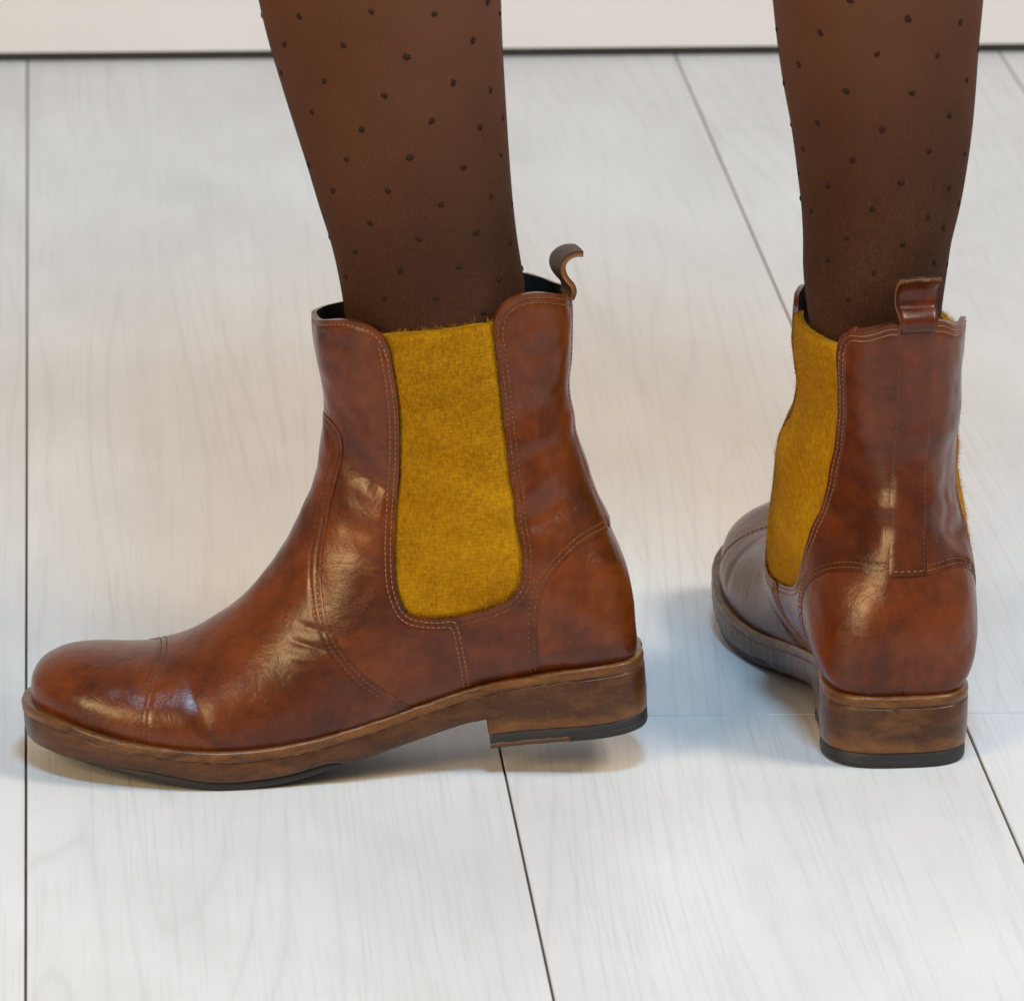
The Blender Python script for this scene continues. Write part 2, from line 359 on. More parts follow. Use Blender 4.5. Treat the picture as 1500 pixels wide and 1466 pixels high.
def quads(nr, n):
    i, j = np.meshgrid(np.arange(nr-1), np.arange(n), indexing='ij'); j2 = (j+1) % n
    return np.stack([i*n+j, (i+1)*n+j, (i+1)*n+j2, i*n+j2], -1).reshape(-1, 4)
def cut_tris(T, phi):
    """edge crossings of triangles with the zero level; returns keyed crossings per triangle"""
    p = phi[T]; ins = p > 0; cnt = ins.sum(1)
    return T, ins, cnt
def clip_surface(P, phi, Q):
    """keep phi>0; returns vertices, faces, boundary segments"""
    p = phi[Q]; full = (p > 0).all(1); part = (p > 0).any(1) & ~full
    faces = Q[full].tolist()
    q = Q[part]; T = np.concatenate([q[:, [0, 1, 2]], q[:, [0, 2, 3]]])
    pt = phi[T] > 0; cnt = pt.sum(1)
    T2 = T[cnt == 3]; faces += T2.tolist()
    nv = len(P); keys = {}; new = []
    def cross(u, w):
        k = (u, w) if u < w else (w, u)
        if k not in keys:
            a, c = phi[k[0]], phi[k[1]]; t = a/(a-c) if a != c else .5
            keys[k] = nv+len(new); new.append(P[k[0]]*(1-t)+P[k[1]]*t)
        return keys[k]
    segs = []
    for t, s in zip(T[(cnt == 1) | (cnt == 2)].tolist(), pt[(cnt == 1) | (cnt == 2)].tolist()):
        k = sum(s)
        r = s.index(True) if k == 1 else s.index(False)
        a, b, c = t[r], t[(r+1) % 3], t[(r+2) % 3]
        ab, ac = cross(a, b), cross(a, c)
        if k == 1: faces.append((a, ab, ac)); segs.append((ab, ac))
        else: faces.append((ab, b, c, ac)); segs.append((ac, ab))
    V = np.concatenate([P, np.array(new).reshape(-1, 3)]) if new else P
    used = np.zeros(len(V), bool)
    for f in faces: used[list(f)] = True
    for s in segs: used[list(s)] = True
    remap = np.cumsum(used)-1
    faces = [tuple(remap[list(f)].tolist()) for f in faces]
    segs = [(int(remap[a]), int(remap[b])) for a, b in segs]
    return V[used], faces, segs, used
def contour(P, phi, Q, keep=None):
    """chains of 3D points on phi=0"""
    p = phi[Q]; part = (p > 0).any(1) & ~(p > 0).all(1)
    q = Q[part]; T = np.concatenate([q[:, [0, 1, 2]], q[:, [0, 2, 3]]])
    adj = {}; pos = {}
    for t in T.tolist():
        pts = []
        for a, b in ((t[0], t[1]), (t[1], t[2]), (t[2], t[0])):
            if (phi[a] > 0) != (phi[b] > 0):
                k = (a, b) if a < b else (b, a)
                if k not in pos:
                    u = phi[k[0]]/(phi[k[0]]-phi[k[1]]); pos[k] = P[k[0]]*(1-u)+P[k[1]]*u
                pts.append(k)
        if len(pts) == 2:
            if keep is not None and not (keep[t[0]] and keep[t[1]] and keep[t[2]]): continue
            adj.setdefault(pts[0], []).append(pts[1]); adj.setdefault(pts[1], []).append(pts[0])
    out = []; seen = set()
    for start in sorted(adj, key=lambda k: len(adj[k])):
        if start in seen: continue
        chain = [start]; seen.add(start); cur = start
        while True:
            nx = [k for k in adj[cur] if k not in seen]
            if not nx: break
            cur = nx[0]; seen.add(cur); chain.append(cur)
        if len(chain) > 4: out.append(np.array([pos[k] for k in chain]))
    return out
def resample(C, step):
    L = np.concatenate([[0], np.cumsum(np.linalg.norm(np.diff(C, axis=0), axis=1))])
    n = max(2, int(L[-1]/step)+1); s = np.linspace(0, L[-1], n)
    return np.stack([np.interp(s, L, C[:, i]) for i in range(3)], 1)
def stitch_mesh(chains, pitch, length, r, rng):
    V = []; F = []
    ring = [(math.cos(a), math.sin(a)) for a in np.linspace(0, 2*PI, 7)[:-1]]
    for C in chains:
        # soften the marching noise, then lay stitches end to end
        for _ in range(6):
            D = C.copy(); D[1:-1] = (C[:-2]+2*C[1:-1]+C[2:])/4; C = D
        R = resample(C, pitch)
        for a, b in zip(R[:-1], R[1:]):
            d = b-a; l = np.linalg.norm(d)
            if l < .3: continue
            d = d/l; m = (a+b)/2
            h = np.array([0, 1., 0]) if abs(d[1]) < .8 else np.array([1., 0, 0])
            s = np.cross(d, h); s /= np.linalg.norm(s); t = np.cross(d, s)
            ln = length*(.92+.16*rng.random()); base = len(V)
            for u, k in ((-.5, .35), (-.36, .95), (.36, .95), (.5, .35)):
                for cx, sx in ring: V.append(m+d*ln*u+(s*cx+t*sx)*r*k)
            for g in range(3):
                for q in range(6): F.append((base+g*6+q, base+g*6+(q+1) % 6, base+g*6+6+(q+1) % 6, base+g*6+6+q))
            F.append(tuple(base+q for q in range(5, -1, -1))); F.append(tuple(base+18+q for q in range(6)))
    return np.array(V), F
def wob(x, y, z, seed, wl, n=9):
    r = np.random.RandomState(seed); o = 0
    for _ in range(n):
        k = r.normal(size=3); k = k/np.linalg.norm(k)*2*PI/(wl*(.6+.9*r.rand())); o = o+np.sin(k[0]*x+k[1]*y+k[2]*z+r.rand()*6.3)
    return o/math.sqrt(n)
def fold(x, z, x0, z0, x1, z1, width, amp):
    """a soft ridge along a line in the side view, fading at both ends"""
    dx, dz = x1-x0, z1-z0; l = math.hypot(dx, dz); u = ((x-x0)*dx+(z-z0)*dz)/l/l; d = ((x-x0)*-dz+(z-z0)*dx)/l
    return amp*np.exp(-(d/width)**2)*sstep(-.15, .3, u)*(1-sstep(.7, 1.15, u))

CAPLINE = smooth_line([(28.6, 68), (29.2, 57.0), (30.8, 54.2), (33.6, 51.0), (37.1, 46.5), (40.4, 38.), (42.4, 28), (44, 8)])
VSEAM = smooth_line([(-36, 152.5), (-50, 150.6), (-53.6, 149.4), (-56.4, 146.6), (-58.4, 139.6), (-56.8, 130.5), (-52.4, 118.9), (-47.8, 105), (-43.8, 91.5), (-42.2, 78), (-42.9, 67),
                     (-46.7, 57), (-54.7, 44.4), (-65.2, 33.6), (-76, 22.5), (-86, 8)])
RIM_F = smooth_line([(-36, 191.8), (-51.7, 192.6), (-57.8, 194.4), (-63.3, 195), (-70.1, 194.2), (-75.6, 191.8), (-79.6, 187.6), (-81.6, 181.5)])
GORE_F = smooth_line([(-81.6, 181.5), (-82.2, 173.5), (-82.6, 155), (-80.4, 131), (-76.2, 107), (-73.9, 90.5), (-73.8, 76), (-77, 67.2), (-86.1, 63.6), (-97.6, 63)])
SIDE = [(-97.6, 63), (-99.4, 54.4), (-100.5, 39.6), (-101.2, 24), (-101.5, 8)]
GORE_B = smooth_line([(-97.6, 63), (-112.5, 65.4), (-120, 68.4), (-124.2, 72.6), (-126.6, 79.8), (-127.2, 102), (-126.6, 120), (-126.4, 137.6), (-126.7, 158.5), (-126.2, 177), (-126.0, 183.5)])
RIM_B = smooth_line([(-126.0, 183.5), (-127, 188.4), (-129.2, 192.2), (-132.6, 195), (-137, 196.6), (-142, 197.1), (-150, 195.6), (-157, 192.4), (-162, 189.8), (-176, 185)])
CSEAM = smooth_line([(-186, 84.4), (-172, 85.6), (-164, 86.9), (-155.9, 86.6), (-143.3, 80.2), (-134.9, 71.2), (-131.2, 59.4), (-130, 42), (-129.7, 26), (-129.7, 8)])
def shift(L, dx, dz=0): return [(x+dx, z+dz) for x, z in L]
def polys(gs):
    sh = lambda L: [(x+gs*float(sstep(78, 187, z)), z) for x, z in L]
    gb = sh(GORE_B); rb = sh(RIM_B[:16])+[(x+gs*max(0, 1-(k+1)/16.), z) for k, (x, z) in enumerate(RIM_B[16:32])]+RIM_B[32:]
    P_ = {
 'toe_cap': shift(CAPLINE, -5)+[(125, 8), (125, 85), (20, 85)],
 'vamp': CAPLINE+VSEAM[::-1]+[(0, 153), (24, 100)],
 'front_quarter': RIM_F+GORE_F[1:]+SIDE[1:]+shift(VSEAM, 6, 0)[::-1],
 'elastic_gore': [(-76, 187.6), (-133+gs, 187.0), (-133, 80), (-130, 70), (-122, 63), (-110, 59), (-86, 57.5), (-74, 62), (-68, 74), (-68.5, 92), (-71, 108), (-75, 131), (-77, 155), (-76, 175)],
 'back_quarter': gb+rb[1:]+[(-190, 185)]+CSEAM+[(-96, 8), (-95.6, 39), (-94.5, 54), (-93, 63.2)],
 'heel_counter': [(-192, 92), (-167, 91.5), (-153, 91.5), (-139.5, 84), (-130.5, 74), (-126.3, 60), (-125, 26), (-125, 8), (-192, 8)]}
    P_['gore_open'] = GORE_F+gb[1:]+[(-126+gs, 187.4), (-81.6, 187.4)]
    return P_, gb, rb
OFFSET = {'toe_cap': .4, 'vamp': 1.3, 'front_quarter': .45, 'elastic_gore': -.8, 'back_quarter': -.1, 'heel_counter': -.8, 'backstay': .30}
TABS = {1: smooth_line([(-160.6, 187.6), (-161.9, 190.2), (-161.6, 193.0), (-159.9, 195.6), (-158.5, 198.4), (-158.1, 201.4), (-158.9, 204.1), (-161.3, 206.3), (-164.4, 207.4), (-167.8, 207.1)], 4),
        -1: smooth_line([(-161.2, 187.6), (-162.8, 190.2), (-162.8, 192.6), (-161.2, 194.8), (-159.0, 196.6), (-157.8, 199.2), (-157.8, 202.2), (-158.6, 205.0), (-160.4, 207.6), (-162.4, 209.4), (-164.4, 210.6)], 4)}

def make_boot(label, side, mat, relax, twist, squash, gshift, wear, seed):
    rng = random.Random(seed); nprng = np.random.RandomState(seed)
    root = bpy.data.objects.new('ankle_boot', None); COL.objects.link(root); root.empty_display_size = .05
    tag(root, label, 'boot', 'pair of brown elastic sided ankle boots')
    nr, nh = 430, 170; n = 2*nh
    G = boot_grid(nr, nh, side); x, y, z = G[..., 0], G[..., 1], G[..., 2]
    yc = side*lastbend(x)
    du = np.gradient(G, axis=0); dv = (np.roll(G, -1, 1)-np.roll(G, 1, 1))/2
    N = np.cross(du, dv); N /= np.linalg.norm(N, axis=-1, keepdims=True)+1e-9
    if np.sum(N[300]*(G[300]-G[300].mean(0))) < 0: N = -N
    # soft unevenness of worn leather
    up = sstep(60, 120, z)
    d = .28*wob(x, y, z, seed+1, 34)*(.25+up)+.16*wob(x, y, z, seed+2, 15)*(.3+.7*up)
    d = d+wear(x, y, z)
    G = G+N*d[..., None]
    du = np.gradient(G, axis=0); dv = (np.roll(G, -1, 1)-np.roll(G, 1, 1))/2
    N2 = np.cross(du, dv); N2 /= np.linalg.norm(N2, axis=-1, keepdims=True)+1e-9
    N = N2 if np.sum(N2*N) > 0 else -N2
    P = G.reshape(-1, 3); Nn = N.reshape(-1, 3); X, Y, Z = x.ravel(), (y-yc).ravel(), z.ravel()
    Q = quads(nr, n)
    def deform(V):
        V = np.array(V, float)
        t = np.clip((V[:, 0]-2)/88, 0, 1.2); V[:, 2] -= relax*t*t
        if side > 0:   # the inner rim sits a little lower
            V[:, 2] -= 4.2*sstep(150, 190, V[:, 2])*sstep(3, 24, -V[:, 1])
        if squash:   # this shaft has settled lower at the sides
            zz = V[:, 2].copy(); hi = np.clip(zz-32, 0, None)
            V[:, 2] -= hi*squash
            V[:, 2] += (squash*hi+1.5)*(1-sstep(9, 26, np.abs(V[:, 1])))*sstep(140, 188, zz)*sstep(-130, -150, V[:, 0])
        if twist:    # the shaft turns a little on the foot
            a = math.radians(twist)*sstep(45, 165, V[:, 2]); c, s_ = np.cos(a), np.sin(a); ux, uy = V[:, 0]+107, V[:, 1].copy()
            V[:, 0] = -107+ux*c-uy*s_; V[:, 1] = ux*s_+uy*c+3.5*sstep(60, 195, V[:, 2])
        return V/1000.
    def part(name, V, F, m, parent=None, smooth=True, kind=None):
        o = obj(name, deform(V), F, m, parent or root, smooth)
        if kind: o['kind'] = kind
        return o
    foot = Z-(zfeather(X)-3.0)
    def panel(name, phi, edge, seams, m=None, thick=2.2, extra=None, threadmat=None):
        """seams: list of (line in the side view, [row distances])"""
        off = np.full(X.shape, OFFSET[name])
        off = off-.45*np.exp(-np.clip(edge, 0, 50)/1.6)*(name != 'elastic_gore')
        rows = []
        for line, ds in seams:
            dl = seg_dist(X, Z, line, False)
            for q in ds:
                off = off-.38*np.exp(-((edge-q)/.75)**2)*(dl < q+2)
                rows.append((dl, q))
        if extra is not None: off = off+extra
        S = P+Nn*off[:, None]
        V, F, segs, used = clip_surface(S, np.minimum(phi, foot), Q)
        # the cut edge turns in
        Sin = P+Nn*(off-thick)[:, None]
        Vi, _, _, _ = clip_surface(Sin, np.minimum(phi, foot), Q)
        b = sorted({i for s in segs for i in s}); m0 = {i: len(V)+k for k, i in enumerate(b)}; m1 = {i: len(V)+len(b)+k for k, i in enumerate(b)}
        VV = np.concatenate([V, V[b], Vi[b]])
        F = F+[(m0[a], m0[c], m1[c], m1[a]) for a, c in segs]
        o = part(name, VV, F, m or mat)
        ch = []
        for dl, q in rows:
            ch += contour(S+Nn*.12, edge-q, Q, (dl < q+1.3) & (Z > zfeather(X)+.6) & (foot > 0))
        if ch:
            SV, SF = stitch_mesh(ch, 2.3, 1.8, .28, rng)
            part('stitching', SV, SF, threadmat or THREAD, o, True, 'stuff')
        return o, S, V
    POLY, gb, rb = polys(0.)
    E = {k: sdf(X, Z, v) for k, v in POLY.items()}
    gbs = {-1: gb, 1: gb}; rbs = {-1: rb, 1: rb}
    if gshift:
        POLY, gbs[1], rbs[1] = polys(gshift)
        E = {k: np.where(Y > 0, sdf(X, Z, v), E[k]) for k, v in POLY.items()}
    panel('toe_cap', E['toe_cap'], E['toe_cap'], [])
    panel('vamp', E['vamp'], E['vamp'], [(CAPLINE, (1.5, 3.6)), (VSEAM, (1.7, 4.0))], threadmat=THREADD)
    panel('front_quarter', E['front_quarter'], E['front_quarter'], [(GORE_F, (1.6, 3.8)), (RIM_F, (2.0,)), (SIDE, (1.6, 3.8))])
    shaft_top = np.maximum(np.maximum(E['front_quarter'], E['elastic_gore']), E['back_quarter'])
    for s in (1, -1):
        half = s*Y
        g, S, V = panel('elastic_gore', np.minimum(E['elastic_gore'], half), E['elastic_gore'], [], FELT, 2.6,
                        (.16*wob(X, Y, Z, seed+7, 3.2)+.25*wob(X, Y, Z, seed+8, 26))*sstep(0, 5, E['gore_open'])-1.3*(1-sstep(-.5, 2.5, E['gore_open'])))
        # wool nap
        ok = np.where((np.minimum(E['elastic_gore'], half) > .2))[0]; k = ok[nprng.randint(0, len(ok), 14000)]
        top = np.where((np.abs(Z-187.) < .9) & (X < -79) & (X > -129) & (half > 3))[0]
        k = np.concatenate([k, top[nprng.randint(0, len(top), 700)]]) if len(top) else k
        jit = nprng.uniform(-.6, .6, (len(k), 3)); p0 = S[k]+jit-Nn[k]*np.sum(jit*Nn[k], 1)[:, None]-Nn[k]*.1
        up_ = np.zeros((len(k), 3)); up_[:, 2] = np.where(Z[k] > 186, .9, -1.); rnd = nprng.normal(size=(len(k), 3))
        dr = Nn[k]*nprng.uniform(.15, .75, (len(k), 1))+up_*.55+rnd*.45; dr /= np.linalg.norm(dr, axis=1)[:, None]
        ln = nprng.uniform(.7, 2.4, (len(k), 1)); curl = nprng.normal(size=(len(k), 3))*.35
        p1 = p0+dr*ln*.55+curl*.3; p2 = p0+dr*ln+curl*ln-Nn[k]*ln*.18
        wd = np.cross(dr, nprng.normal(size=(len(k), 3))); wd /= np.linalg.norm(wd, axis=1)[:, None]; wd *= .042
        FV = np.stack([p0-wd, p0+wd, p1-wd, p1+wd, p2-wd*.4, p2+wd*.4], 1).reshape(-1, 3)
        i0 = np.arange(len(k))*6
        FF = np.concatenate([np.stack([i0, i0+1, i0+3, i0+2], 1), np.stack([i0+2, i0+3, i0+5, i0+4], 1)]).tolist()
        part('wool_nap', FV, FF, FIBRE, g, True, 'stuff')
    for s in (1, -1):
        panel('back_quarter', np.minimum(E['back_quarter'], np.where(X < -135, s*Y-5.5, s*Y)), E['back_quarter'],
              [(gbs[s], (1.6, 3.8)), (rbs[s], (2.0, 4.2)), (CSEAM, (1.6, 3.8))])
    # strip down the back seam, and its two rows of stitches
    stay = np.minimum(np.where(X < -135, 8.3-np.abs(Y), -9), E['back_quarter'])
    o, S, V = panel('backstay', stay, stay, [], thick=1.0)
    ch = [c for q in (1.3,) for c in contour(S-Nn*.12, np.where(X < -135, 8.3-np.abs(Y), -9)-q, Q, (E['back_quarter'] > 1) & (X < -135))]
    SV, SF = stitch_mesh(ch, 2.3, 1.7, .25, rng); part('stitching', SV, SF, THREADD, o, True, 'stuff')
    ch = contour(S+Nn*.0, E['back_quarter']-1.8, Q, (stay > .6) & (X < -140)); SV, SF = stitch_mesh(ch, 2.3, 1.8, .28, rng)
    if len(SF): part('stitching', SV, SF, THREAD, o, True, 'stuff')
    o, S, V = panel('heel_counter', E['heel_counter'], E['heel_counter'], [], extra=-.55*np.exp(-(Y/.55)**2)*((X < -150) & (Z < 55) & (Z > 20)))
    ch = contour(S+Nn*.1, np.where(X < -135, Y, -9)-1.4, Q, (Z > zfeather(X)+.8) & (Z < 52) & (X < -150)); SV, SF = stitch_mesh(ch, 2.9, 2.1, .30, rng)
    part('stitching', SV, SF, THREADD, o, True, 'stuff')
    # dark lining inside the shaft
    lv, lf, _, _ = clip_surface(P-Nn*2.6, np.minimum(shaft_top-.4, Z-70), Q)
    part('lining', lv, [f[::-1] for f in lf], LINING)
    # pull tab: a doubled leather strap
    T = np.array(TABS[side]); tn = np.gradient(T, axis=0); tn /= np.linalg.norm(tn, axis=1)[:, None]; nn = np.stack([tn[:, 1], -tn[:, 0]], 1)
    hw = np.interp(np.arange(len(T)), [0, len(T)*.5, len(T)-1], [7.6, 8.8, 9.0])
    cup = lambda yy, i: -.9*(yy/hw[i])**2
    def strap(o0, o1, inset):
        V = []; cols = 9
        for i in range(len(T)):
            for o_ in (o0, o1):
                for c in range(cols):
                    yy = (hw[i]-inset)*(2*c/(cols-1)-1)
                    q = T[i]+nn[i]*(o_+cup(yy, i)*.5); V.append((q[0]+tabskew*(9-yy)/18, yy, q[1]))
        F = []; w = 2*cols
        for i in range(len(T)-1):
            for r in range(2):
                for c in range(cols-1):
                    a = i*w+r*cols+c; F.append((a, a+1, a+1+w, a+w) if r else (a+w, a+1+w, a+1, a))
            for c in (0, cols-1):
                a = i*w+c; F.append((a, a+cols, a+cols+w, a+w))
        for i in (0, len(T)-1):
            for c in range(cols-1): a = i*w+c; F.append((a, a+1, a+1+cols, a+cols))
        return V, F
    tabskew = 3.5 if side > 0 else 0.
    # orientation: nn points to the wearer's leg or to the back; face leather on the back, dark on the leg side
    sgn = 1 if nn[len(T)//2][0] < 0 else -1
    V, F = strap(sgn*.15, sgn*1.25, 0.); tab = part('pull_tab', V, F, mat)
    V, F = strap(-sgn*1.2, -sgn*.15, .05); part('tab_backing', V, F, TABIN, tab)
    V, F = strap(-sgn*1.05, sgn*1.1, -.10); part('raw_edge', V, F, TABEDGE, tab)
    # ---- sole
    loops = contour(np.stack([X, y.ravel(), Z], 1), Z-zfeather(X), Q); L = max(loops, key=len)[:, :2]
    L = np.concatenate([L, L[:1]]); s = np.concatenate([[0], np.cumsum(np.hypot(*np.diff(L, axis=0).T))])
    m_ = 300; q = np.linspace(0, s[-1], m_+1)[:-1]; L = np.stack([np.interp(q, s, L[:, 0]), np.interp(q, s, L[:, 1])], 1)
    for _ in range(10): L = (np.roll(L, 1, 0)+2*L+np.roll(L, -1, 0))/4
    if np.sum(L[:, 0]*np.roll(L[:, 1], -1)-L[:, 1]*np.roll(L[:, 0], -1)) < 0: L = L[::-1]
    def outward(L):
        t = np.roll(L, -1, 0)-np.roll(L, 1, 0); nrm = np.stack([t[:, 1], -t[:, 0]], 1); return nrm/(np.linalg.norm(nrm, axis=1)[:, None]+1e-9)
    ext = np.interp(L[:, 0], [-180, -120, -60, -10, 40, 90], [2.2, 2.2, 2.6, 4.4, 4.9, 5.2])
    L = L+outward(L)*ext[:, None]
    for _ in range(4): L = (np.roll(L, 1, 0)+2*L+np.roll(L, -1, 0))/4
    def slab(name, L, rows, m, parent=None, cap=True, rough=0.12, wl=7., topcap=False):
        nrm = outward(L); V = []; ns = len(L)
        for k, (o_, zf) in enumerate(rows):
            o_ = o_(L[:, 0])[:, None] if callable(o_) else o_; q = L+nrm*o_; zz = zf(q[:, 0]) if callable(zf) else np.full(ns, float(zf))
            jit = rough*wob(q[:, 0], q[:, 1], zz*2.5, seed+31+len(name), wl)+rough*.7*wob(q[:, 0], q[:, 1], zz*4, seed+5, 2.6)
            q = q+nrm*jit[:, None]
            V.append(np.stack([q[:, 0], q[:, 1], zz+jit*.6*(k > 0)*(k < len(rows)-1)], 1))
        F = []
        for k in range(len(rows)-1):
            for i in range(ns): j = (i+1) % ns; F.append((k*ns+i, (k+1)*ns+i, (k+1)*ns+j, k*ns+j))
        V = np.concatenate(V)
        def fan(k, flip):
            nonlocal V
            # strips across the outline keep the concave waist clean
            idx = np.arange(ns)+k*ns; a = int(np.argmax(L[:, 0])); order = np.roll(idx, -a); h = ns//2
            for i in range(h-1):
                f = (order[i], order[i+1], order[-i-2], order[-i-1]) if i else (order[0], order[1], order[-1])
                if len(set(f)) == len(f): F.append(tuple(int(t) for t in (f[::-1] if flip else f)))
        if cap: fan(len(rows)-1, True)
        if topcap: fan(0, False)
        o = part(name, V, F, m, parent)
        return o
    zf = zfeather
    rub = lambda x: np.interp(x, [-48, -36, 40, 60, 72, 94], [0.3, 3.6, 4.2, 2.2, .4, .3])
    slab('welt', L, [(-7, lambda x: zf(x)-.6), (-1.3, lambda x: zf(x)+.1), (-.4, lambda x: zf(x)-.2), (.05, lambda x: zf(x)-.9), (.25, lambda x: zf(x)-2.4), (.1, lambda x: zf(x)-4.1), (-.25, lambda x: zf(x)-4.6), (-6, lambda x: zf(x)-4.6)],
         WELT, cap=False, rough=.15, wl=6.)
    slab('midsole', L, [(-6, lambda x: zf(x)-4.3), (-.35, lambda x: zf(x)-4.45), (-.15, lambda x: zf(x)-5.0), (-.05, lambda x: .5*(zf(x)-5)+.5*(zsole(x)+rub(x))), (lambda x: np.where(x < -100, -.05, -.3), lambda x: zsole(x)+rub(x)+.8), (lambda x: np.where(x < -100, -.08, -1.0), lambda x: zsole(x)+rub(x))], EDGE, rough=.16)
    def clip_loop(L, x0, keep):
        keepm = (L[:, 0] > x0) if keep > 0 else (L[:, 0] < x0); a = int(np.argmax(keepm & ~np.roll(keepm, 1)))
        q = np.roll(L, -a, 0)[:int(keepm.sum())]
        e = np.linspace(q[-1], q[0], 24)[1:-1]; e[:, 0] += -keep*0+1.6*np.sin(np.linspace(0, PI, 22))*(1 if keep > 0 else -1)
        return np.concatenate([q, e])
    Lf = clip_loop(L, -44, 1)
    slab('outsole', Lf, [(-3.6, lambda x: zsole(x)+rub(x)+.4), (-2.1, lambda x: zsole(x)+rub(x)-.1), (-1.9, lambda x: zsole(x)+.9), (-2.6, lambda x: zsole(x)+.1), (-3.6, lambda x: zsole(x))], RUBBER, rough=.05)
    Lh = clip_loop(L, -103.5, -1)
    em = lambda a: (lambda x: a-.45*sstep(-126, -106, x))
    hs = slab('heel_stack', Lh, [(-4, lambda x: zf(x)-4.9), (em(.02), lambda x: zf(x)-5.0), (em(.16), lambda x: zf(x)-5.6), (em(.2), lambda x: zsole(x)+4), (lambda x: .12-.3*sstep(-112, -104, x), lambda x: zsole(x)-.2), (-.02, 11.), (-.3, 7.4), (-.4, 7.0), (-.7, 6.6), (-4, 6.5)], HEEL, rough=.08, wl=9)
    slab('heel_lift', Lh, [(-4, 6.7), (-1.0, 6.55), (-.65, 6.1), (-.6, 3.1), (-.6, 2.72), (-.66, 2.66), (-2., 2.5)], RUBBER, rough=.03)
    slab('heel_tip', clip_loop(L, -139, -1), [(-3, 2.7), (-.62, 2.75), (-.6, 2.4), (-.65, .8), (-.9, .3), (-1.5, .05), (-4, 0.)], RUBBER, rough=.03)
    mid_ = clip_loop(Lh, -142., 1)
    slab('lift_insert', mid_, [(-3, 2.6), (-.75, 2.6), (-.75, .6), (-1.4, 0.1), (-4, .05)], INSERT, rough=.10)
    return root

def wear_left(x, y, z):
    out = sstep(-2, 4, y)
    d = fold(x, z, -150, 122, -118, 104, 5.5, 1.5)+fold(x, z, -152, 108, -130, 96, 4.5, -1.1)+fold(x, z, -160, 150, -132, 146, 6, -.7)+fold(x, z, -160, 138, -130, 133, 5, .6)
    d = d+fold(x, z, -58, 128, -76, 120, 5, -.9)+fold(x, z, -57, 112, -74, 104, 5, .7)
    d = d+fold(x, z, -30, 66, -44, 62, 1.8, -.45)+fold(x, z, -26, 60, -42, 55, 1.6, -.45)+fold(x, z, -24, 54, -40, 50, 1.8, .35)
    d = d+fold(x, z, 20, 52, 12, 22, 3.2, -.55)+fold(x, z, -150, 70, -166, 62, 3.5, -.45)+fold(x, z, -148, 62, -160, 52, 3, .4)
    return d
def wear_right(x, y, z):
    d = fold(x, z, -175, 146, -130, 147, 4.0, .35)+fold(x, z, -175, 139, -128, 138, 5, -.35)+fold(x, z, -165, 120, -132, 104, 5.5, .9)+fold(x, z, -160, 104, -128, 92, 4.5, -.8)
    d = d+1.6*np.exp(-((z-130)/14)**2)*np.exp(-((x+100)/22)**2)-.5*np.exp(-((z-160)/13)**2)*np.exp(-((x+100)/24)**2)+1.0*np.exp(-((z-88)/16)**2)*np.exp(-((x+100)/24)**2)
    d = d-6.0*np.exp(-((z-112)/27)**2)*(1-sstep(-150, -112, x))*sstep(0, 27, np.abs(y))
    d = d+11.5*(1-sstep(112, 158, z))*sstep(24, 58, z)*np.exp(-((x+80)/30)**2)*sstep(2, 22, y)
    d = d+fold(x, z, -20, 66, -44, 60, 3, -.6)+fold(x, z, 20, 52, 10, 22, 3.2, -.5)
    return d

boot_l = make_boot('brown leather ankle boot seen from the side, toe pointing left, heel lifted off the floor', 1, LEATHER[0], 0., 0., 0., 0., wear_left, 11)
TILT = math.radians(6.5)
Rm = Matrix(((-math.cos(TILT), 0, -math.sin(TILT)), (0, -1, 0), (-math.sin(TILT), 0, math.cos(TILT))))
boot_l.matrix_world = Matrix.Translation((.0825, 2.797, .0)) @ Rm.to_4x4()

boot_r = make_boot('brown leather ankle boot seen from behind, heel towards us, standing flat on the floor', -1, LEATHER[1], 8., 8., .055, -13., wear_right, 23)
YAW = math.radians(3.5)
dirx, diry = -math.sin(YAW), math.cos(YAW)
Rm = Matrix(((dirx, -diry, 0), (diry, dirx, 0), (0, 0, 1)))
boot_r.matrix_world = Matrix.Translation((.3640+.1755*dirx, 2.7745+.1755*diry, .0003)) @ Rm.to_4x4()
# rows: centre x, centre y, z, half width in x, half width in y (metres), from inside the boot up to the hip
LEG_L = [(.1700,2.799,.120,.0370,.0300),(.1665,2.798,.1668,.0385,.0305),(.1648,2.797,.1937,.0382,.0310),(.1631,2.797,.2086,.0386,.0318),(.1597,2.797,.2264,.0390,.0330),
 (.1558,2.797,.2442,.0406,.0350),(.1524,2.797,.2619,.0424,.0372),(.1490,2.797,.2795,.0445,.0396),(.1457,2.797,.2971,.0466,.0420),(.1426,2.797,.3146,.0486,.0440),
 (.1402,2.797,.3320,.0503,.0456),(.1375,2.798,.372,.0530,.0480),(.1330,2.800,.420,.0530,.0490),(.1290,2.803,.475,.0540,.0510),(.1400,2.808,.560,.0640,.0600),(.1640,2.820,.680,.0760,.0740)]
LEG_R = [(.3585,2.844,.110,.0215,.0320),(.3575,2.844,.1500,.0240,.0335),(.3555,2.842,.1800,.0275,.0360),(.3550,2.840,.2056,.0304,.0372),(.3555,2.840,.2159,.0311,.0378),
 (.3566,2.840,.2323,.0334,.0396),(.3567,2.840,.2455,.0353,.0412),(.3562,2.840,.2670,.0381,.0440),(.3550,2.841,.2851,.0405,.0462),(.3542,2.842,.2996,.0420,.0478),
 (.3536,2.843,.3212,.0441,.0496),(.3525,2.846,.365,.0475,.0520),(.3510,2.848,.420,.0490,.0520),(.3480,2.848,.475,.0510,.0530),(.3420,2.845,.560,.0610,.0640),(.3310,2.840,.680,.0750,.0780)]
def leg_at(rows, z):
    T = np.array(rows); return cubic(T[:, 2], T[:, [0, 1, 3, 4]], np.asarray(z, float))
